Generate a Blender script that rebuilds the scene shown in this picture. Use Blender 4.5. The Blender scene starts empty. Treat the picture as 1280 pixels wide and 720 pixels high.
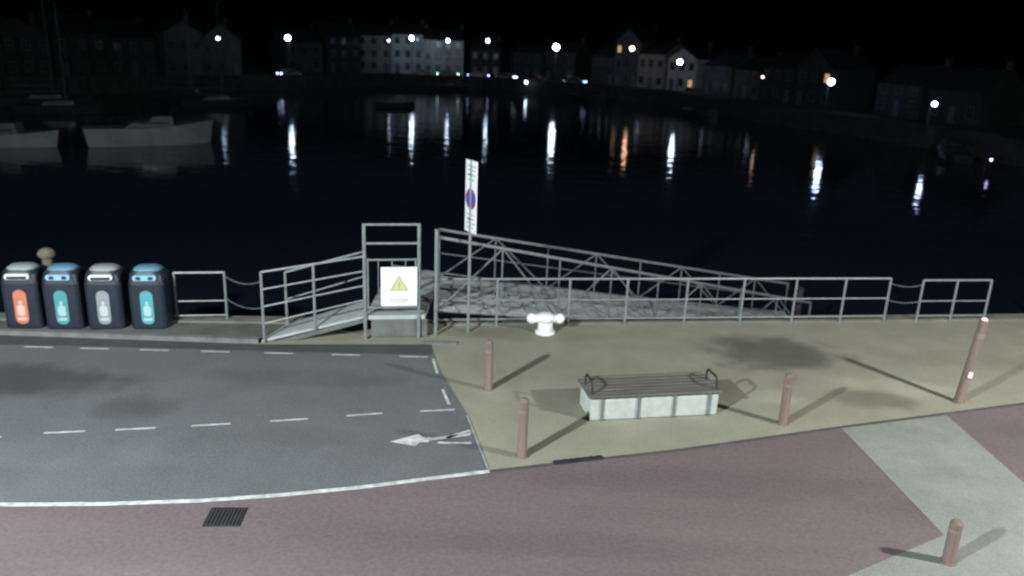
import bpy, bmesh, math, random
from mathutils import Matrix, Vector
random.seed(7)
scene=bpy.context.scene
COL=bpy.context.collection
rad=math.radians

# ---------------------------------------------------------------- materials
def mat(name,col,rough=.6,var=.2,scale=6.0,metal=0.0,bump=0.0,emit=None,es=0.0,fine=0.0,streak=None):
    m=bpy.data.materials.new(name); m.use_nodes=True
    nt=m.node_tree; N=nt.nodes; L=nt.links
    b=N['Principled BSDF']; b.inputs['Roughness'].default_value=rough; b.inputs['Metallic'].default_value=metal
    tc=N.new('ShaderNodeTexCoord')
    mp=N.new('ShaderNodeMapping'); L.new(tc.outputs['Object'],mp.inputs[0])
    if streak: mp.inputs['Scale'].default_value=streak
    n=N.new('ShaderNodeTexNoise'); n.inputs['Scale'].default_value=scale; n.inputs['Detail'].default_value=5
    n.inputs['Roughness'].default_value=.65
    L.new(mp.outputs[0],n.inputs['Vector'])
    r=N.new('ShaderNodeValToRGB')
    r.color_ramp.elements[0].position=.3; r.color_ramp.elements[1].position=.7
    r.color_ramp.elements[0].color=(*[c*(1-var) for c in col],1)
    r.color_ramp.elements[1].color=(*[min(1,c*(1+var)) for c in col],1)
    L.new(n.outputs['Fac'],r.inputs[0])
    out=r.outputs[0]
    if fine:
        n2=N.new('ShaderNodeTexNoise'); n2.inputs['Scale'].default_value=scale*30; n2.inputs['Detail'].default_value=3
        L.new(tc.outputs['Object'],n2.inputs['Vector'])
        mr=N.new('ShaderNodeMapRange'); mr.inputs[1].default_value=.3; mr.inputs[2].default_value=.7
        mr.inputs[3].default_value=1-fine; mr.inputs[4].default_value=1+fine
        L.new(n2.outputs['Fac'],mr.inputs[0])
        mx=N.new('ShaderNodeVectorMath'); mx.operation='SCALE'
        L.new(out,mx.inputs[0]); L.new(mr.outputs[0],mx.inputs['Scale']); out=mx.outputs[0]
    L.new(out,b.inputs['Base Color'])
    if bump:
        bp=N.new('ShaderNodeBump'); bp.inputs['Strength'].default_value=bump; bp.inputs['Distance'].default_value=.02
        L.new(n.outputs['Fac'],bp.inputs['Height']); L.new(bp.outputs[0],b.inputs['Normal'])
    if emit:
        b.inputs['Emission Color'].default_value=(*emit,1); b.inputs['Emission Strength'].default_value=es
    return m

def add_stains_and_shade(m,stains_and_shade):
    """irregular patches of dirt, damp, painted shadow and plain tone change: (x,y,rx,ry,factor)"""
    nt=m.node_tree; N=nt.nodes; L=nt.links; b=N['Principled BSDF']
    src=b.inputs['Base Color'].links[0].from_socket
    tc=N.new('ShaderNodeTexCoord')
    nz=N.new('ShaderNodeTexNoise'); nz.inputs['Scale'].default_value=1.6; nz.inputs['Detail'].default_value=5
    L.new(tc.outputs['Object'],nz.inputs['Vector'])
    for (x,y,rx,ry,f) in stains_and_shade:
        mp=N.new('ShaderNodeMapping'); mp.vector_type='POINT'
        mp.inputs['Location'].default_value=(-x/rx,-y/ry,0); mp.inputs['Scale'].default_value=(1/rx,1/ry,0)
        L.new(tc.outputs['Object'],mp.inputs[0])
        ln=N.new('ShaderNodeVectorMath'); ln.operation='LENGTH'; L.new(mp.outputs[0],ln.inputs[0])
        ad=N.new('ShaderNodeMath'); ad.operation='MULTIPLY_ADD'; L.new(nz.outputs['Fac'],ad.inputs[0]); ad.inputs[1].default_value=1.1
        L.new(ln.outputs['Value'],ad.inputs[2])
        mr=N.new('ShaderNodeMapRange'); mr.interpolation_type='SMOOTHSTEP'
        mr.inputs[1].default_value=1.0; mr.inputs[2].default_value=1.8; mr.inputs[3].default_value=f; mr.inputs[4].default_value=1
        L.new(ad.outputs[0],mr.inputs[0])
        sc=N.new('ShaderNodeVectorMath'); sc.operation='SCALE'; L.new(src,sc.inputs[0]); L.new(mr.outputs[0],sc.inputs['Scale'])
        src=sc.outputs[0]
    L.new(src,b.inputs['Base Color'])

def emat(name,c,s):
    m=bpy.data.materials.new(name); m.use_nodes=True
    b=m.node_tree.nodes['Principled BSDF']; b.inputs['Base Color'].default_value=(*c,1)
    b.inputs['Emission Color'].default_value=(*c,1); b.inputs['Emission Strength'].default_value=s
    return m

M_pave=mat('pavement_concrete',(.275,.268,.200),.85,.12,1.1,fine=.16,bump=.2)
add_stains_and_shade(M_pave,[(6.0,17.0,1.7,1.15,.42),(7.2,14.7,.9,.55,.62),(2.5,15.4,3.5,.7,.9),(5.2,14.6,.7,.4,1.2),(.3,17.6,2.2,.5,.8),(8.0,15.3,1.3,.5,1.25),(-.6,13.1,.7,1.6,1.1),(10.5,17.2,2.5,.6,.88)])  # round damp patch first, the rest plain darker and lighter patches
M_asph=mat('asphalt',(.126,.138,.140),.8,.11,.9,fine=.2,bump=.2)
add_stains_and_shade(M_asph,[(-9.6,14.0,2.6,.8,.5),(-6.6,13.0,.7,.5,.7),(-4.0,14.6,2.2,.5,.85),(-7,11.2,2.4,.4,1.1),(-3.5,12.2,1.2,.4,.9)])  # large left patch is a cast shadow painted into the asphalt colour
M_asph2=mat('asphalt_dark',(.060,.067,.068),.85,.2,1.5,fine=.2)
M_road=mat('road_surface_mauve',(.148,.116,.120),.8,.11,.5,fine=.13,streak=(.35,1.2,1),bump=.15)
add_stains_and_shade(M_road,[(3.5,11.2,3.5,.5,.86),(-3,8.2,3,.6,1.10),(7,10.6,1.5,.5,.85),(1,9.4,4,.3,.9),(11,13.5,2,.7,.85)])
M_path=mat('path_concrete',(.222,.236,.212),.85,.14,1.0,fine=.14)
M_paint=mat('road_paint',(.54,.56,.55),.7,.38,7,fine=.25)
M_paint2=mat('road_paint_worn',(.30,.32,.32),.7,.4,9,fine=.2)
M_dark=mat('dark_iron',(.03,.03,.032),.6,.3,10)
M_chan=mat('gutter_dark',(.085,.08,.08),.8,.4,3)
M_wall=mat('quay_stone',(.10,.10,.09),.9,.4,1.5,bump=.5)
M_kerb=mat('kerb_stone',(.15,.155,.15),.85,.3,3)
M_galv=mat('galvanised_steel',(.23,.26,.26),.5,.2,8,metal=.25)
M_galvd=mat('galvanised_dull',(.16,.19,.195),.55,.25,6,metal=.2)
M_deck=mat('deck_grating',(.38,.42,.41),.7,.12,4,fine=.12)
M_white=mat('white_paint',(.8,.82,.82),.5,.08,6)
M_wood=mat('bollard_wood',(.190,.140,.115),.8,.3,5,streak=(1,1,.15),bump=.3)
M_woodtop=mat('weathered_wood',(.115,.108,.095),.8,.3,5,streak=(.3,3,1),bump=.3)
M_bconc=mat('bench_concrete',(.42,.46,.43),.8,.14,5,fine=.1)
M_bin=mat('bin_body',(.014,.020,.032),.45,.3,4)
M_yel=mat('sign_yellow',(.55,.58,.24),.5,.05,5)
M_blk=mat('sign_black',(.03,.03,.03),.5,.05,5)
M_red=mat('sign_red',(.35,.04,.08),.5,.05,5)
M_blue=mat('sign_blue',(.05,.08,.42),.5,.05,5)

# ---------------------------------------------------------------- mesh builder
class MB:
    def __init__(s): s.bm=bmesh.new()
    def box(s,c,size,rz=0,rx=0,ry=0,bev=0):
        mt=Matrix.Translation(c)@Matrix.Rotation(rz,4,'Z')@Matrix.Rotation(ry,4,'Y')@Matrix.Rotation(rx,4,'X')@Matrix.Diagonal((*size,1))
        r=bmesh.ops.create_cube(s.bm,size=1,matrix=mt)
        if bev:
            es={e for v in r['verts'] for e in v.link_edges}
            bmesh.ops.bevel(s.bm,geom=list(es),offset=bev,segments=2,affect='EDGES',profile=.5)
        return s
    def tube(s,a,b,r=.025,seg=8,r2=None):
        a=Vector(a); b=Vector(b); d=b-a
        q=d.to_track_quat('Z','Y').to_matrix().to_4x4()
        bmesh.ops.create_cone(s.bm,cap_ends=True,segments=seg,radius1=r,radius2=r if r2 is None else r2,depth=d.length,matrix=Matrix.Translation((a+b)/2)@q)
        return s
    def path(s,pts,r=.02,seg=8):
        for a,b in zip(pts,pts[1:]): s.tube(a,b,r,seg)
        for p in pts[1:-1]: s.ball(p,r*1.02,6)
        return s
    def ball(s,c,r,seg=12,sc=(1,1,1)):
        bmesh.ops.create_uvsphere(s.bm,u_segments=seg,v_segments=max(4,seg*2//3),radius=r,matrix=Matrix.Translation(c)@Matrix.Diagonal((*sc,1))); return s
    def face(s,pts):
        s.bm.faces.new([s.bm.verts.new(p) for p in pts]); return s
    def prism(s,prof,a,b,mt):
        """profile (u,v) extruded from a to b along local x, then transformed"""
        f=[s.bm.verts.new(mt@Vector((a,u,v))) for u,v in prof]
        g=[s.bm.verts.new(mt@Vector((b,u,v))) for u,v in prof]
        s.bm.faces.new(f[::-1]); s.bm.faces.new(g)
        n=len(prof)
        for i in range(n): s.bm.faces.new((f[i],f[(i+1)%n],g[(i+1)%n],g[i]))
        return s
    def done(s,name,m,parent=None,smooth=False):
        bmesh.ops.recalc_face_normals(s.bm,faces=s.bm.faces[:])
        me=bpy.data.meshes.new(name); s.bm.to_mesh(me); s.bm.free()
        if smooth:
            for p in me.polygons: p.use_smooth=True
        me.materials.append(m)
        o=bpy.data.objects.new(name,me); COL.objects.link(o)
        if parent: o.parent=parent
        return o
def root(name,loc=(0,0,0),rz=0):
    e=bpy.data.objects.new(name,None); e.location=loc; e.rotation_euler=(0,0,rz); e.empty_display_size=.2
    COL.objects.link(e); return e
def sheet(name,pts,z,m):
    bm=MB(); bm.face([(x,y,z) for x,y in pts]); bmesh.ops.triangulate(bm.bm,faces=bm.bm.faces[:])
    o=bm.done(name,m)
    for p in o.data.polygons:
        if p.normal.z<0: p.flip()
    return o
def strip_pts(pts,w):
    L=[];R=[]
    for i,p in enumerate(pts):
        a=Vector(pts[max(0,i-1)]); b=Vector(pts[min(len(pts)-1,i+1)])
        d=(b-a).normalized(); n=Vector((-d.y,d.x))
        L.append(tuple(Vector(p)+n*w/2)); R.append(tuple(Vector(p)-n*w/2))
    return L,R
def strip(name,pts,w,z,m,h=0):
    L,R=strip_pts(pts,w); bm=MB()
    for i in range(len(pts)-1):
        a,b,c,d=L[i],L[i+1],R[i+1],R[i]
        bm.face([(*a,z+h),(*b,z+h),(*c,z+h),(*d,z+h)])
        if h:
            bm.face([(*d,z),(*c,z),(*c,z+h),(*d,z+h)]); bm.face([(*b,z),(*a,z),(*a,z+h),(*b,z+h)])
    bmesh.ops.remove_doubles(bm.bm,verts=bm.bm.verts[:],dist=.0005)
    return bm.done(name,m)

# ---------------------------------------------------------------- camera
cd=bpy.data.cameras.new('camera'); cam=bpy.data.objects.new('camera',cd); COL.objects.link(cam); scene.camera=cam
cd.sensor_width=36; cd.lens=28.125; cd.clip_end=4000
cam.matrix_world=Matrix.Translation((0,0,6.5))@Matrix.Rotation(rad(73),4,'X')@Matrix.Rotation(rad(2.3),4,'Z')
cd.dof.use_dof=True; cd.dof.focus_distance=6.0; cd.dof.aperture_fstop=1.15

# ---------------------------------------------------------------- near quay ground
edge=[(-60,13.0),(-12,17.5),(-2,18.3),(13,20.5),(60,27.4)]
sheet('ground',edge+[(60,-60),(-60,-60)],0,M_pave)
w=MB()
for a,b in zip(edge,edge[1:]): w.face([(*a,-5),(*b,-5),(*b,0),(*a,0)])
w.done('quay_wall',M_wall)
strip('quay_coping',[(-60,12.8),(-12,17.3),(-2,18.1),(13,20.3),(60,27.2)],.4,.0,mat('coping_stone',(.17,.17,.14),.85,.25,2),h=.05)
kerb=[(-30,10.6),(-14,9.75),(-9.5,9.7),(-7.08,9.80),(-5.68,9.92),(-4.38,10.10),(-3.29,10.33),(-2.17,10.63),(-.24,11.26)]
kerbR=[(-.24,11.26),(.89,11.60),(2.96,12.22),(6.10,13.33),(10.32,14.74),(20,18.0),(50,26)]
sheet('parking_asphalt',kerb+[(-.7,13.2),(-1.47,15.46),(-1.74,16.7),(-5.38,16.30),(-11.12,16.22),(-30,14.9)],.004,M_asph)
sheet('asphalt_strip',[(-30,14.3),(-10.2,15.72),(-1.66,16.05),(-1.74,16.69),(-5.38,16.29),(-11.12,16.21),(-30,14.8)],.008,M_asph2)
sheet('quay_strip',[(-30,15.0),(-11.12,16.38),(-5.5,16.46),(-3.4,17.3),(-3.4,17.9),(-12,17.1),(-30,15.4)],.006,mat('worn_concrete',(.12,.125,.105),.85,.3,1.2,fine=.2))
sheet('road',kerb+kerbR[1:]+[(50,-50),(-50,-50),(-50,10.6)],.006,M_road)
sheet('footpath',[(6.12,13.30),(8.42,14.05),(8.42,10.9),(14,13.0),(30,18),(30,-20),(2,-20),(3.2,7.6),(4.55,8.97),(6.32,9.99)],.010,M_path)
strip('kerb_white_line',kerb,.10,.014,M_paint)
strip('gutter_channel',kerbR,.08,.014,M_chan)
strip('parking_edge_line',[(-.27,11.35),(-.72,13.2)],.04,.012,M_paint2)
strip('kerb',[(-30,14.95),(-11.12,16.32),(-5.5,16.40)],.14,0,M_kerb,h=.10)
strip('kerb',[(-1.95,16.74),(-1.2,16.80)],.10,0,M_kerb,h=.05)
# painted dashes (one object)
bm=MB()
def dash(x,y,l,wd,a):
    c,s_=math.cos(a),math.sin(a)
    bm.face([(x+u*c-v*s_,y+u*s_+v*c,.012) for u,v in ((0,-wd/2),(l,-wd/2),(l,wd/2),(0,wd/2))])
for x in (-11.5,-10.2,-9.04,-7.8,-6.53,-5.2,-3.78,-2.34): dash(x,15.60+(x+10.2)*.039,.60,.06,.039)
for x,y,a in ((-8.9,11.62,.17),(-7.68,11.92,.19),(-6.59,12.13,.2),(-5.40,12.38,.22),(-4.14,12.67,.24),(-2.87,13.0,.25),(-1.59,13.30,.2)): dash(x,y,.64,.055,a)
dash(-1.62,15.85,.8,.06,-1.36); dash(-1.27,14.3,.7,.06,-1.3)
bm.done('parking_dashed_lines',M_paint)
bm=MB()
def pl(pts): bm.face([(x,y,.0125) for x,y in pts])
pl([(-1.95,12.10),(-1.5,12.42),(-1.42,12.30),(-1.28,12.32),(-1.30,12.14),(-1.45,12.12),(-1.5,11.98)])
pl([(-1.28,12.19),(-.62,12.44),(-.60,12.54),(-1.28,12.29)])
pl([(-1.15,12.10),(-.58,12.13),(-.58,12.20),(-1.15,12.17)])
pl([(-.98,12.30),(-.60,12.60),(-.66,12.64),(-1.05,12.33)])
bm.done('painted_arrow',M_paint)
g=root('drain_grate',(-3.88,9.72,.012),.07)
MB().box((0,0,.004),(.50,.46,.012),bev=.003).done('frame',M_dark,g)
b=MB()
for i in range(9): b.box((-.2+i*.05,0,.014),(.022,.40,.012))
b.done('bars',mat('grate_bars',(.035,.035,.035),.7,.2,10),g)
g=root('gutter_inlet',(1.2,11.72,.012),.3)
MB().box((0,0,.008),(.85,.12,.02),bev=.004).done('slot_frame',M_dark,g)
b=MB()
for i in range(7): b.box((-.36+i*.12,0,.022),(.03,.10,.012))
b.done('slot_bars',M_dark,g)

# ---------------------------------------------------------------- railings
def railing(name,pts,h=1.1,posts=None,rails=(1.0,.62,.18),r=.026,m=M_galv,z0=(0,)):
    g=root(name); b=MB(); c=MB()
    for i,p in enumerate(pts):
        z=z0[i] if len(z0)>1 else 0
        b.tube((p[0],p[1],z-.02),(p[0],p[1],z+h),r*1.15)
        b.tube((p[0],p[1],z),(p[0],p[1],z+.02),.07)
    for f in rails:
        for i in range(len(pts)-1):
            za=z0[i] if len(z0)>1 else 0; zb=z0[i+1] if len(z0)>1 else 0
            c.tube((*pts[i],za+h*f),(*pts[i+1],zb+h*f),r*(1.05 if f==1.0 else .7))
    b.done('posts',m,g); c.done('rails',m,g); return g
rl=lambda x:(x,18.16+.148*x)
railing('quay_railing',[rl(x) for x in (-1.75,-.34,1.39,2.8,4.3,5.74,7.1,8.4,9.6)],1.17,rails=(1.0,.55,.14))
railing('quay_railing',[rl(x) for x in (10.5,11.45,12.4)],1.12,rails=(1.0,.5,.14))
railing('quay_railing',[(-7.76,17.52),(-6.67,17.72)],1.18,rails=(1.0,.42,.12))
def chain(name,a,b_,sags=(.16,),m=M_galvd):
    g=root(name); b=MB()
    a=Vector(a); c=Vector(b_)
    n=int((c-a).length/.055)
    P=[a.lerp(c,i/n)-Vector((0,0,sags[0]*4*(i/n)*(1-i/n))) for i in range(n+1)]
    for i,(p,q) in enumerate(zip(P,P[1:])):
        b.tube(p,q,.008 if i%2 else .013,6)
    b.done('links',m,g)
chain('safety_chain',(-6.67,17.72,1.1),(-5.4,16.42,1.40),(.12,))
chain('safety_chain',(-6.67,17.72,.55),(-5.4,16.42,.8),(.10,))
chain('safety_chain',(*rl(9.6),1.05),(*rl(10.5),1.0),(.08,))
chain('safety_chain',(*rl(9.6),.6),(*rl(10.5),.55),(.06,))

# ---------------------------------------------------------------- access ramp + gate + gangway
PZ=.55
g=root('access_ramp')
b=MB()
def slab(b,p,z,th=.12):
    top=[b.bm.verts.new((x,y,zz)) for (x,y),zz in zip(p,z)]
    bot=[b.bm.verts.new((x,y,zz-th)) for (x,y),zz in zip(p,z)]
    b.bm.faces.new(top); b.bm.faces.new(bot[::-1])
    n=len(p)
    for i in range(n): b.bm.faces.new((top[i],bot[i],bot[(i+1)%n],top[(i+1)%n]))
slab(b,[(-5.45,16.42),(-3.27,16.9),(-3.47,17.95),(-5.2,17.5)],[.06,PZ,PZ,.06],.06)
b.done('ramp_deck',M_deck,g)
b=MB(); slab(b,[(-3.26,16.9),(-1.95,17.12),(-1.85,20.6),(-3.3,21.2)],[PZ]*4,.10); b.done('platform_deck',M_deck,g)
b=MB()
slab(b,[(-5.2,16.50),(-3.27,16.93),(-3.43,17.85),(-5.0,17.43)],[.0,PZ-.07,PZ-.07,.0],.1)
b.box((-2.6,17.55,.23),(1.25,1.0,.42),rz=.17); b.done('plinth',mat('plinth_concrete',(.12,.13,.125),.9,.3,2),g)
b=MB()
for (a,za,c,zc,h1,h2,sp) in (((-5.38,16.38),0,(-3.25,16.86),PZ,1.62,1.38,(0,.5,1)),((-5.2,17.52),0,(-3.45,17.98),PZ,1.3,1.2,(0,1))):
    A=Vector((*a,za)); C=Vector((*c,zc))
    for f in sp:
        p=A.lerp(C,f); b.tube(p,p+Vector((0,0,h1+(h2-h1)*f)),.030)
    for k in ((1,.76,.52,.28) if len(sp)==3 else (1,.5)):
        b.tube(A+Vector((0,0,h1*k)),C+Vector((0,0,h2*k)),.026 if k==1 else .019)
b.done('handrails',M_galv,g)

g=root('access_gate')
b=MB()
A=(-3.25,16.86);B=(-2.08,17.08)
for p in (A,B): b.tube((*p,0),(*p,2.66),.038,10)
for z in (2.64,2.22): b.tube((*A,z),(*B,z),.027)
for z in (1.85,.75): b.tube((A[0]+.06,A[1]+.01,z),(B[0]-.06,B[1]-.01,z),.022)
for f in (.06,.94):
    x=A[0]+(B[0]-A[0])*f; y=A[1]+(B[1]-A[1])*f; b.tube((x,y,.72),(x,y,1.88),.020)
for f in (.25,.5,.75):
    x=A[0]+(B[0]-A[0])*f; y=A[1]+(B[1]-A[1])*f+.02; b.tube((x,y,.75),(x,y,1.85),.012)
b.done('frame',M_galv,g)

g=root('warning_sign',(-2.50,16.93,1.25),.18)
MB().box((0,0,0),(.80,.025,.90),bev=.008).done('panel',M_white,g)
def tri(r): return [(r*math.sin(a),-.0155,-.02+r*math.cos(a)) for a in (0,2.0944,-2.0944)]
b=MB(); b.face([(x,-.0150,z+.05) for x,_,z in tri(.24)]); b.done('triangle_border',mat('sign_olive',(.33,.35,.18),.5,.05,5),g)
b=MB(); b.face([(x,-.0175,z+.05) for x,_,z in tri(.195)]); b.done('triangle',M_yel,g)
b=MB(); b.box((0,-.019,.055),(.035,.003,.12)); b.box((0,-.019,-.035),(.035,.003,.03)); b.box((0,-.016,-.30),(.44,.004,.022)); b.box((0,-.016,-.35),(.36,.004,.018))
b.done('lettering',mat('sign_grey',(.36,.36,.3),.5,.05,5),g)

g=root('gangway')
nearA=Vector((-1.68,17.5,PZ)); nearB=Vector((9.75,24.9,-2.35))
farA=Vector((-1.95,20.1,PZ));  farB=Vector((9.75,27.2,-2.35))
NS=8
def truss(b,b2,A,B,h1,h2):
    up=lambda f:Vector((0,0,h1+(h2-h1)*f))
    P=[A.lerp(B,i/NS) for i in range(NS+1)]
    T=[p+up(i/NS) for i,p in enumerate(P)]
    b.tube(P[0],P[-1],.05,8); b.tube(T[0],T[-1],.040,8)
    M1=[p+up(i/NS)*.52 for i,p in enumerate(P)]
    b2.tube(M1[0],M1[-1],.018,6)
    for i in range(NS+1): b2.tube(P[i],T[i],.028 if i in(0,NS) else .022,6)
    for i in range(NS):
        if i%2==0: b2.tube(P[i],T[i+1],.022,6)
        else: b2.tube(T[i],P[i+1],.022,6)
b=MB(); b2=MB()
truss(b,b2,nearA,nearB,1.72,1.14); truss(b,b2,farA,farB,1.30,1.10)
b.tube((-1.72,17.3,0),(-1.72,17.3,2.5),.040,10)
b.tube((-1.72,17.3,2.45),(-1.95,20.1,1.85),.03); b.tube((-1.72,17.3,2.45),(-1.68,17.5,2.27),.03)
b.done('chords',M_galv,g); b2.done('bracing',M_galvd,g)
b=MB(); o=Vector((0,0,.06))
n1=nearA.lerp(nearB,0)+o; n2=nearB+o; f1=farA+o; f2=farB+o
b.face([n1,n2,f2,f1]); b.face([n1-o,f1-o,f2-o,n2-o])
b.face([n1,n1-o,n2-o,n2]); b.face([f1,f2,f2-o,f1-o]); b.done('deck',mat('gangway_deck',(.44,.49,.48),.7,.08,1.2,fine=.1),g)
b=MB()
for i in range(1,34):
    f=i/34; p=nearA.lerp(nearB,f)+o*1.15; q=farA.lerp(farB,f)+o*1.15; b.box((p+q)/2,((q-p).length*.94,.03,.03),rz=math.atan2(q.y-p.y,q.x-p.x))
b.done('treads',M_deck,g)

# pontoon at the foot of the gangway
g=root('floating_pontoon')
MB().box((15,25.8,-2.65),(14,3.0,.45),rz=.12,bev=.04).done('deck',mat('pontoon_deck',(.025,.027,.027),.8,.3,3),g)
b=MB()
for x,y in ((10,26.6),(20,27.8)): b.tube((x,y,-4),(x,y,-1.2),.11,12)
b.done('piles',M_dark,g)

# ---------------------------------------------------------------- no-parking sign
g=root('parking_sign',(-.99,17.6,0))
MB().tube((0,0,0),(0,0,4.02),.034,12).done('pole',M_galv,g)
sg=rad(-58)
b=MB(); b.box((0,0,3.2),(.52,.02,1.62),rz=sg,bev=.006).done('panel',M_white,g)
R=Matrix.Rotation(sg,4,'Z')
def disc(name,r,zc,off,m,seg=32):
    b=MB()
    b.face([R@Vector((r*math.cos(t*6.28318/seg),-off,zc+r*math.sin(t*6.28318/seg))) for t in range(seg)])
    return b.done(name,m,g)
disc('disc_red',.235,3.15,.0115,mat('sign_purple',(.22,.05,.28),.5,.05,5)); disc('disc_blue',.17,3.15,.0135,M_blue)
def rr(name,x,z,w_,h_,ang,off,m):
    b=MB(); c,s_=math.cos(ang),math.sin(ang)
    b.face([R@Vector((x+u*c-v*s_,-off,z+u*s_+v*c)) for u,v in ((-w_/2,-h_/2),(w_/2,-h_/2),(w_/2,h_/2),(-w_/2,h_/2))]); b.done(name,m,g)
rr('disc_bar',0,3.15,.40,.045,rad(-45),.0155,M_red)
tx=mat('sign_text',(.25,.42,.42),.5,.1,5)
for i,(z,wd) in enumerate(((3.88,.4),(3.79,.34),(3.68,.40),(3.58,.3),(2.80,.4),(2.70,.36),(2.60,.4),(2.50,.3))): rr('text_line',0,z,wd,.030,0,.0115,tx)
b=MB()
for z in (2.7,3.7): b.box((0,0,z),(.09,.09,.05),rz=sg)
b.done('brackets',M_galvd,g)

# ---------------------------------------------------------------- mooring bollard (twin horn, white)
g=root('mooring_bollard',(.82,17.75,0),.1)
b=MB(); b.tube((0,0,0),(0,0,.05),.24,20); b.tube((0,0,.04),(0,0,.30),.19,20,.16)
b.tube((0,0,.28),(0,0,.44),.17,20,.21); b.tube((-.34,0,.36),(.34,0,.36),.10,14)
for s_ in(-1,1): b.ball((s_*.33,0,.36),.125,12)
b.ball((0,0,.44),.19,16,(1,1,.35)); b.done('body',mat('bollard_white',(.85,.87,.85),.4,.05,5),g,True)

# ---------------------------------------------------------------- bench
g=root('bench',(2.64,13.80,0),.197)
b=MB(); b.box((0,-.02,.21),(2.46,.72,.40),bev=.02); b.done('concrete_base',M_bconc,g)
b=MB()
for x in (-1.02,-.33,.36,1.04): b.box((x,-.395,.22),(.04,.03,.42)); b.box((x,0,.43),(.04,.80,.035))
b.done('straps',M_galvd,g)
b=MB()
for i in range(6): b.box((0,-.34+i*.136,.475),(2.56,.115,.05),bev=.008)
b.done('seat',M_woodtop,g)
b=MB()
for x in (-1.2,1.2):
    b.path([(x,-.30,.48),(x,-.30,.66),(x,-.24,.72),(x,.10,.72),(x,.16,.66),(x,.16,.48)],.022)
b.done('armrests',M_dark,g)
b=MB(); b.box((0,.36,.53),(2.4,.05,.05),bev=.01).done('back_rail',M_woodtop,g)

# ---------------------------------------------------------------- timber bollards
M_band=mat('bollard_band',(.20,.17,.145),.6,.2,9)
def post(x,y,h,r=.08,lean=0,name='timber_bollard',m=M_wood):
    g=root(name,(x,y,0)); g.rotation_euler=(0,lean,random.random()*.3)
    b=MB(); b.tube((0,0,-.1),(0,0,h),r*1.05,14,r); b.tube((0,0,h),(0,0,h+.05),r,14,r*.55); b.done('shaft',m,g)
    b=MB(); b.tube((0,0,h*.80),(0,0,h*.86),r*1.07,14); b.done('band',M_band,g)
    b=MB(); b.tube((0,0,0),(0,0,.03),r*1.3,14); b.done('base_collar',M_wood,g)
    return g
post(-.39,14.4,.98); post(.27,11.8,1.0); post(5.07,13.4,.95); post(6.05,9.35,.62)
g=post(8.98,14.7,1.72,.082,rad(6),'marker_post')
b=MB(); b.box((0,-.09,.62),(.09,.03,.12),bev=.01); b.done('label',M_white,g)
b=MB(); b.ball((0,0,1.72),.07,12); b.done('beacon',emat('beacon_pink',(1,.55,.62),.8),g)
g=root('mooring_post',(-10.7,17.65,0))
b=MB(); b.tube((0,0,-1),(0,0,1.38),.11,12); b.done('shaft',M_woodtop,g)
b=MB(); b.ball((0,0,1.48),.19,14,(1,1,.75)); b.done('cap',mat('cap_stone',(.14,.13,.10),.9,.4,9),g,True)

# ---------------------------------------------------------------- recycling bins
def rrect(w_,h_,r,seg=6):
    P=[]
    for cx,cy,a0 in ((w_/2-r,h_/2-r,0),(-w_/2+r,h_/2-r,90),(-w_/2+r,-h_/2+r,180),(w_/2-r,-h_/2+r,270)):
        for i in range(seg+1):
            a=rad(a0+90*i/seg); P.append((cx+r*math.cos(a),cy+r*math.sin(a)))
    return P
def loft(b,secs):
    V=[[b.bm.verts.new((x,y,z)) for x,y in sec] for sec,z in secs]
    for A,B in zip(V,V[1:]):
        n=len(A)
        for i in range(n): b.bm.faces.new((A[i],A[(i+1)%n],B[(i+1)%n],B[i]))
    b.bm.faces.new(V[0][::-1]); b.bm.faces.new(V[-1])
def plate(b,prof,y0,y1,zc):
    A=[b.bm.verts.new((x,y0,z+zc)) for x,z in prof]; B=[b.bm.verts.new((x,y1,z+zc)) for x,z in prof]
    b.bm.faces.new(A); b.bm.faces.new(B[::-1]); n=len(A)
    for i in range(n): b.bm.faces.new((A[i],B[i],B[(i+1)%n],A[(i+1)%n]))
cl=mat('bin_lid_grey',(.28,.32,.33),.45,.1,6); cb=mat('bin_lid_blue',(.12,.26,.36),.45,.15,6)
cw=mat('bin_ring_white',(.8,.85,.85),.4,.05,6); cbb=mat('bin_ring_blue',(.25,.50,.72),.4,.05,6); M_hood=mat('bin_hood',(.022,.03,.042),.4,.2,5)
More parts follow.
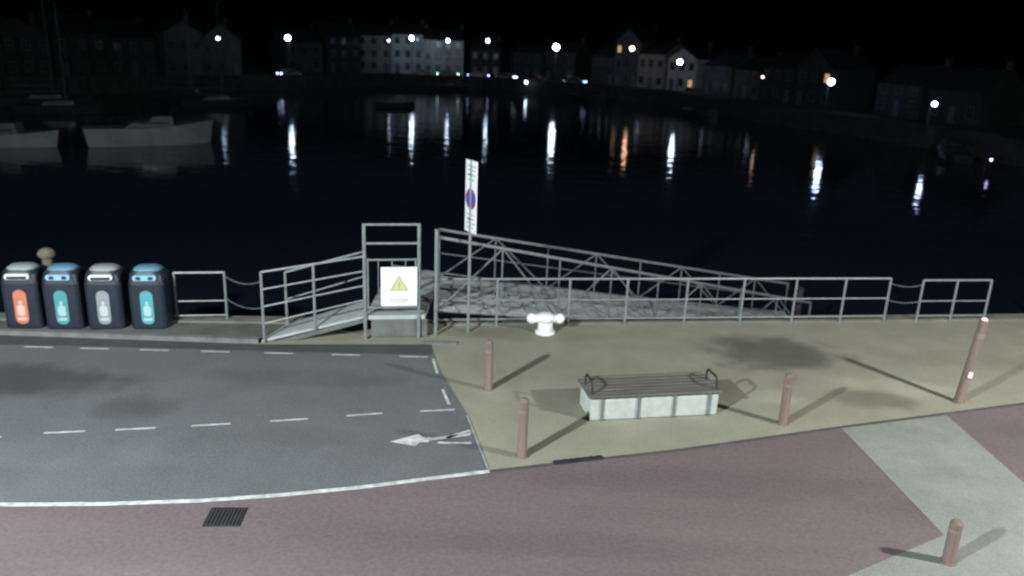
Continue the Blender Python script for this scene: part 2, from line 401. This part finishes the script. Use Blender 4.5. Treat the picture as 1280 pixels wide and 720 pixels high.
for x,y,pc,lid,ic in ((-10.86,16.98,(.52,.17,.10),cl,0),(-10.0,17.05,(.07,.27,.29),cb,1),(-9.12,17.15,(.24,.28,.28),cl,2),(-8.2,17.26,(.08,.33,.36),cb,3)):
    g=root('recycling_bin',(x,y,0),.16); g.scale=(1,1,.94)
    b=MB(); loft(b,[(rrect(.70,.66,.08),0.0),(rrect(.78,.70,.12),.05),(rrect(.78,.70,.12),1.12),(rrect(.75,.68,.12),1.2)]); b.done('body',M_bin,g)
    b=MB(); loft(b,[(rrect(.745,.685,.13),1.2),(rrect(.72,.64,.16),1.34),(rrect(.66,.56,.18),1.42)]); b.done('hood',M_hood,g)
    b=MB(); loft(b,[(rrect(.62,.50,.2),1.42),(rrect(.58,.44,.18),1.46),(rrect(.46,.32,.14),1.50),(rrect(.30,.18,.08),1.52)]); b.done('lid',lid,g,True)
    b=MB(); plate(b,rrect(.50,.13,.06),-.385,-.30,1.30); b.done('slot_surround',cw if ic%2==0 else cbb,g)
    b=MB()
    if ic%2:
        for dx in (-.13,.13): plate(b,[(u+dx,v) for u,v in rrect(.11,.08,.039)],-.395,-.36,1.295)
    else: plate(b,rrect(.42,.07,.034),-.395,-.36,1.28)
    b.done('slot',M_blk,g)
    pm=mat('bin_panel_%d'%ic,pc,.5,.12,4)
    b=MB(); plate(b,rrect(.27,.84,.134),-.37,-.34,.56); b.done('label_panel',pm,g)
    b=MB(); plate(b,rrect(.16,.26,.06),-.376,-.36,.48); plate(b,rrect(.07,.10,.03),-.376,-.36,.67); plate(b,rrect(.18,.07,.02),-.376,-.36,.27); b.done('label_icon',mat('icon_%d'%ic,[min(.85,c*.7+.30) for c in pc],.5,.1,4),g)

# ---------------------------------------------------------------- far shore
bw=bpy.data.materials.new('harbour_water'); bw.use_nodes=True
nt=bw.node_tree;N=nt.nodes;L=nt.links;p=N['Principled BSDF']
p.inputs['Base Color'].default_value=(.012,.020,.032,1); p.inputs['Roughness'].default_value=.05; p.inputs['IOR'].default_value=1.33
tc=N.new('ShaderNodeTexCoord'); n1=N.new('ShaderNodeTexNoise'); n1.inputs['Scale'].default_value=.55; n1.inputs['Detail'].default_value=4
mp=N.new('ShaderNodeMapping'); mp.inputs['Scale'].default_value=(.8,1.3,1); L.new(tc.outputs['Object'],mp.inputs[0]); L.new(mp.outputs[0],n1.inputs['Vector'])
bp=N.new('ShaderNodeBump'); bp.inputs['Strength'].default_value=.32; bp.inputs['Distance'].default_value=.12
L.new(n1.outputs['Fac'],bp.inputs['Height']); L.new(bp.outputs[0],p.inputs['Normal'])
b=MB(); b.face([(-1500,12,-3),(1500,12,-3),(1500,1800,-3),(-1500,1800,-3)]); b.done('water',bw)

S=[(-260,40),(-120,78),(-72,108),(-53,134),(-43,146),(-27,172),(-8,174),(6,164),(18,158),(26,142),(33,120),(40,106),(46,90),(50,70),(62,45),(120,30),(400,20)]
GZ=-1.0
M_land=mat('far_ground',(.03,.03,.03),.9,.3,.3)
sheet('far_shore_ground',S+[(900,20),(900,900),(-900,900),(-900,40)],GZ,M_land)
w=MB()
for a,c in zip(S,S[1:]): w.face([(*a,-5),(*c,-5),(*c,GZ+.5),(*a,GZ+.5)])
w.done('far_quay_wall',mat('far_quay_stone',(.04,.04,.04),.9,.4,.8))
# hill
b=MB(); nx,ny=60,26; V=[]
for j in range(ny):
    row=[]
    for i in range(nx):
        x=-420+i*14.5; y=205+j*14
        h=min(44,max(0,(y-205)*.24))+3*math.sin(x*.021+1)*min(1,(y-205)/60)+random.random()*1.8*min(1,j/3)
        row.append(b.bm.verts.new((x,y,GZ-.3+h)))
    V.append(row)
for j in range(ny-1):
    for i in range(nx-1): b.bm.faces.new((V[j][i],V[j][i+1],V[j+1][i+1],V[j+1][i]))
b.done('hill',mat('hill_vegetation',(.022,.024,.022),.95,.5,.1),None,True)

M_glass=mat('window_glass',(.02,.025,.03),.15,.2,3)
M_frame=mat('window_frame',(.10,.10,.10),.6,.1,3)
M_slate=mat('roof_slate',(.022,.022,.026),.7,.3,2)
M_brick=mat('chimney_brick',(.04,.03,.028),.9,.3,4)
M_door=mat('door_paint',(.05,.07,.09),.5,.2,4)
M_warm=emat('window_lit_warm',(1,.62,.34),.6)
wallm=[mat('render_white',(.36,.41,.42),.85,.35,.3),mat('render_cream',(.22,.22,.21),.85,.4,.3),mat('render_grey',(.055,.058,.06),.85,.4,.3),mat('stone_wall',(.026,.027,.027),.9,.4,.4),mat('render_blue',(.10,.12,.14),.85,.2,.5)]
def house(x,y,ang,w_,d,h,rh,m,lit=(),name='terraced_house',gable=False):
    g=root(name,(x,y,GZ),ang)   # facade faces local -y
    b=MB()
    if gable:
        b.prism([(-w_/2,0),(w_/2,0),(w_/2,h),(0,h+rh),(-w_/2,h)],0,d,Matrix.Rotation(rad(90),4,'Z')@Matrix.Scale(-1,4,(0,1,0))); b.done('walls',m,g)
        b=MB()
        for s_ in(-1,1):
            a=math.atan2(rh,w_/2); ln=math.hypot(rh,w_/2)+.4
            b.box((s_*(w_/4+.05),d/2,h+rh/2+.08),(ln,d+.5,.14),ry=s_*a)
        b.done('roof',M_slate,g)
    else:
        b.box((0,d/2,h/2),(w_,d,h)); b.prism([(0,h),(d,h),(d/2,h+rh-.05)],-w_/2+.02,w_/2-.02,Matrix.Identity(4)); b.done('walls',m,g)
        b=MB(); a=math.atan2(rh,d/2); ln=math.hypot(rh,d/2)+.3
        b.box((0,d/4-.1,h+rh/2+.06),(w_+.1,ln,.14),rx=a); b.box((0,d*3/4+.1,h+rh/2+.06),(w_+.1,ln,.14),rx=-a); b.done('roof',M_slate,g)
    b=MB()
    for s_ in ((-1,1) if w_>8 else (1,)): b.box((s_*(w_/2-.5),d/2,h+rh+.35),(.7,.5,1.5))
    b.done('chimney',M_brick,g)
    fl=max(1,round(h/2.8)); nc=max(2,round(w_/2.5)); gl=MB(); fr=MB(); wl=MB(); k=0; dr=random.randrange(nc)
    for f in range(fl):
        for c in range(nc):
            cx=-w_/2+(c+.5)*w_/nc; cz=1.5+f*h/fl
            if f==0 and c==dr:
                MB().box((cx,-.03,1.05),(.95,.08,2.1)).done('door',M_door,g); continue
            t=wl if k in lit else gl
            t.box((cx,-.02,cz),(.95,.06,1.25)); k+=1
            for zz in (-.67,.67,0): fr.box((cx,-.045,cz+zz),(1.15 if zz else .9,.10 if zz else .08,.09 if zz else .05))
            for xx in (-.52,.52): fr.box((cx+xx,-.045,cz),(.09,.10,1.25))
            fr.box((cx,-.04,cz),(.05,.085,1.25))
    gl.done('window_panes',M_glass,g); fr.done('window_frames',M_frame,g)
    if lit: wl.done('lit_panes',M_warm,g)
    else: wl.bm.free()
    return g
def row(p,q,specs,back):
    p=Vector(p);q=Vector(q); d=(q-p).normalized(); n=Vector((-d.y,d.x)); s=0; ang=math.atan2(d.y,d.x)
    for (w_,h,mi,lit,gp) in specs:
        c=p+d*(s+w_/2)+n*(back+random.uniform(-.5,.8)); s+=w_+gp
        house(c.x,c.y,ang,w_,8,h,random.uniform(1.8,2.8),wallm[mi],lit,gable=random.random()<.2)
row((-70,112),(-42,149),[(9,6,3,(),1),(8,6.5,3,(),0),(8,6,3,(),1),(7,7,2,(),0),(8,6,2,(),0)],7)
row((-45,166),(-27,180),[(8,6,2,(),1),(8,7.5,3,(),1)],5)
row((-37,186),(-4,188),[(8,8,1,(),.0),(7,8.5,0,(),0),(9,7.6,0,(),1.5),(7,6,3,(),0)],0)
row((-3,186),(12,176),[(8,5.6,3,(),0),(8,6,3,(),1)],2)
row((13,176),(32,152),[(7,5.6,3,(),0),(7,8.6,2,(5,),0),(7,6.5,1,(),.5),(7,6,0,(1,),0)],2)
row((31,150),(45,117),[(8,5,2,(),0),(7,4.6,2,(),0),(8,5.4,3,(),.5),(8,5.6,3,(4,),0)],3)
row((46,114),(54,92),[(8,4.2,3,(),1),(8,4,3,(),1)],4)

def far_lamp(x,y,z,c,s,r=.28,arm=.8,zb=GZ):
    g=root('street_lamp',(x,y,0))
    b=MB(); b.tube((0,arm,zb),(0,arm,z+.35),.08,8,.05); b.tube((0,arm,z+.33),(0,0,z+.38),.04,6); b.box((0,0,z+.36+r*.4),(.5,.5,.08)); b.done('column',M_dark,g)
    b=MB(); b.ball((0,0,z),r,10); b.done('lantern',emat('lamp_glow',c,s),g,True)
WH=(.60,.76,1.0)
far_lamp(-50.5,138.8,5.4,WH,12,.28)
far_lamp(-40.8,145.6,5.9,WH,42,.42)
far_lamp(-23.7,180,6.7,WH,46,.44)
far_lamp(-29,182,6.0,WH,7,.26)
far_lamp(-16,181,6.5,WH,24,.34)
far_lamp(-7.3,179,6.8,WH,26,.36)
far_lamp(6.9,167,6.1,WH,52,.60)
far_lamp(27.6,145,4.5,WH,42,.42)
far_lamp(35.3,121,3.2,(1,.6,.5),9,.16)
far_lamp(41.6,111,3.2,(.46,.62,1.0),48,.40)
far_lamp(46.6,92.5,1.8,(.46,.56,1.0),34,.26)
far_lamp(50.5,75,3,(.5,.66,1.0),26,.22)
far_lamp(42.8,73,-1.9,(.55,.42,1.0),7,.11,zb=-3.5)
far_lamp(31.5,127,-1.4,(.55,.35,1.0),9,.15,zb=-3.5)
far_lamp(1.2,166,-.9,(.65,.75,1.0),14,.28,zb=-3.2)
far_lamp(21.0,159,6.4,(1,.56,.36),15,.42)  # stands in for an orange lit window; column and lantern are made up

# parked cars on the far quay
def car(x,y,ang,col,light=None):
    g=root('parked_car',(x,y,GZ),ang)
    b=MB(); b.prism([(-2.1,.35),(-2.15,.75),(-1.9,.9),(-1.2,.98),(-.7,1.42),(.9,1.45),(1.6,1.0),(2.1,.9),(2.15,.4)],-.82,.82,Matrix.Rotation(rad(90),4,'Z')); b.done('body',mat('car_paint',[c*.4 for c in col],.35,.05,3),g)
    b=MB(); b.prism([(-1.02,1.0),(-.66,1.36),(.86,1.39),(1.35,1.0)],-.83,.83,Matrix.Rotation(rad(90),4,'Z')); b.done('windows',M_glass,g)
    b=MB()
    for xx in(-1.35,1.35):
        for yy in(-.8,.8): b.tube((xx,yy-.1,.33),(xx,yy+.1,.33),.33,14)
    b.done('wheels',M_blk,g)
    if light:
        b=MB()
        for k_ in(-1,1):
            for yy in(-.55,.55): b.ball((k_*2.12,yy,.70),.16,8)
        b.done('lamps',emat('car_lamp',light,9),g)
for x,y,a,c,l in ((-21,176,.1,(.4,.42,.45),None),(-15.5,176.3,.1,(.1,.12,.3),(.5,1,.6)),(-9,176.4,0,(.5,.5,.5),(.35,.55,1)),(-3,175.2,-.5,(.5,.52,.55),(.7,.85,1)),(3,171,-.55,(.25,.15,.15),None),(11,165.6,-.5,(.4,.42,.42),(.35,.55,1)),(-42,150.0,.9,(.45,.45,.45),(.5,.65,1)),(29.5,140,-1.2,(.4,.4,.42),None)): car(x,y,a,c,l)

# boats
M_hull=mat('boat_hull',(.23,.26,.265),.5,.2,1); M_hull2=mat('boat_hull_dark',(.03,.034,.04),.4,.2,1); M_cab=mat('boat_cabin',(.10,.11,.115),.5,.2,2)
M_mast=mat('mast_alloy',(.07,.075,.078),.5,.1,2)
def boat(x,y,ang,ln,bm_,fb,mast=0,hm=M_hull,name='motor_boat',cab=M_cab):
    g=root(name,(x,y,-3),ang)
    b=MB(); ns=12; rows=[]
    for i in range(ns+1):
        t=i/ns; xx=(t-.5)*ln; wd=bm_/2*(1 if t<.5 else max(.02,1-((t-.5)/.5)**2.2))*(.82+.18*min(1,t*4)); sh=fb*(1+.35*max(0,t-.4)**1.5*2)
        rows.append([b.bm.verts.new((xx*(1 if zf>0.5 else .93),s_*wd*k,z)) for s_,k,z,zf in ((-1,1,sh,1),(-1,.72,-.2,0),(0,0,-.45,0),(1,.72,-.2,0),(1,1,sh,1))])
    for A,B in zip(rows,rows[1:]):
        for i in range(4): b.bm.faces.new((A[i],A[i+1],B[i+1],B[i]))
        b.bm.faces.new((A[4],A[0],B[0],B[4]))
    b.bm.faces.new(rows[0]); b.done('hull',hm,g)
    b=MB()
    b.prism([(-ln*.18,fb*.9),(ln*.22,fb*.9),(ln*.14,fb+.40),(ln*.02,fb+.45),(-ln*.02,fb+(.5 if mast else .9)),(-ln*.16,fb+(.5 if mast else .9))],-bm_*.3,bm_*.3,Matrix.Rotation(rad(-90),4,'Z')@Matrix.Scale(-1,4,(0,1,0)))
    b.done('cabin',cab,g)
    b=MB(); b.prism([(-ln*.14,fb+.3),(ln*.10,fb+.3),(ln*.08,fb+.42),(-ln*.13,fb+.42)],-bm_*.305,bm_*.305,Matrix.Rotation(rad(-90),4,'Z')@Matrix.Scale(-1,4,(0,1,0))); b.done('cabin_windows',M_glass,g)
    b=MB()
    for i in range(6):
        xx=ln*(-.45+i*.17); ww=bm_/2*.9*(1 if i<4 else .6)
        for s_ in (-1,1): b.tube((xx,s_*ww,fb),(xx,s_*ww,fb+.6),.015,5)
    for s_ in(-1,1): b.tube((-ln*.45,s_*bm_*.45,fb+.6),(ln*.12,s_*bm_*.45,fb+.6),.012,5)
    if mast:
        b.tube((ln*.08,0,fb),(ln*.08,0,mast),.07,8,.045); b.tube((ln*.08,0,fb+1.5),(-ln*.36,0,fb+1.4),.07,8)
        b.tube((ln*.08,0,mast*.97),(ln*.49,0,fb+.2),.012,4); b.tube((ln*.08,0,mast*.97),(-ln*.47,0,fb+.2),.012,4)
        for s_ in(-1,1): b.tube((ln*.08,0,mast*.8),(ln*.08,s_*bm_*.45,fb),.012,4)
        b.tube((ln*.08,-bm_*.3,mast*.55),(ln*.08,bm_*.3,mast*.55),.03,5)
    b.done('rigging' if mast else 'guard_rails',M_mast,g)
    return g
boat(-31.6,69.3,.55,10.4,3.4,1.5,0)
boat(-41.5,64.5,.25,8.5,3,1.0,0)
for x,y,a,l,m in ((-52,92,.3,9,12),(-40,108,.4,9,13),(-58,100,.5,10,13.5),(-48,118,.2,9,12.5),(-63,96,.2,8,12)):
    boat(x,y,a+random.uniform(-.2,.2),l,2.9,.9,m,M_hull2,'sailing_boat',M_hull2)
boat(-18,118,.2,6,2.4,.7,0,M_hull2,cab=M_hull2)
for x,y,a,l in ((-13,168,.2,7),(13,154,-.4,7),(28,126,-.8,6),(44,82,1.4,7)):
    boat(x,y,a,l,2.5,.8,0,M_hull2,cab=M_hull2)

# ---------------------------------------------------------------- promenade street lamps (behind / beside the viewpoint)
def street_lamp(x,y,z,power,dirx,col):
    g=root('street_lamp',(x,y,0))
    b=MB(); b.tube((0,0,0),(0,0,z),.09,12,.055); b.tube((0,0,0),(0,0,.9),.13,12); b.tube((0,0,z-.05),(dirx*1.2,.6,z+.15),.04,8)
    b.box((dirx*1.35,.68,z+.16),(.7,.3,.10),rz=.45,bev=.02); b.done('column',M_galvd,g)
    l=bpy.data.lights.new('lamp_light','POINT'); l.energy=power; l.color=col; l.shadow_soft_size=.32
    o=bpy.data.objects.new('lamp_light',l); o.location=(dirx*1.35,.68,z-.10); COL.objects.link(o); o.parent=g
street_lamp(-12.5,-3.2,10.0,31500,1,(.90,.985,1.0))
street_lamp(16.5,6.0,8.5,10500,-1,(.97,.98,.98))

# ---------------------------------------------------------------- night sky + faint moon
wd=bpy.data.worlds.new('World'); scene.world=wd; wd.use_nodes=True
nt=wd.node_tree; bg=nt.nodes['Background']; sk=nt.nodes.new('ShaderNodeTexSky'); sk.sky_type='NISHITA'; sk.sun_disc=False
sk.sun_elevation=rad(38); sk.sun_rotation=rad(200); sk.dust_density=.2; sk.ozone_density=3; sk.air_density=.8
nt.links.new(sk.outputs[0],bg.inputs[0]); bg.inputs[1].default_value=.0016
sl=bpy.data.lights.new('moon','SUN'); sl.energy=.01; sl.angle=rad(.5); sl.color=(.8,.88,1)
so=bpy.data.objects.new('moon',sl); so.rotation_euler=(rad(52),0,rad(-20)); COL.objects.link(so)
scene.view_settings.view_transform='Standard'; scene.view_settings.look='None'; scene.view_settings.exposure=0
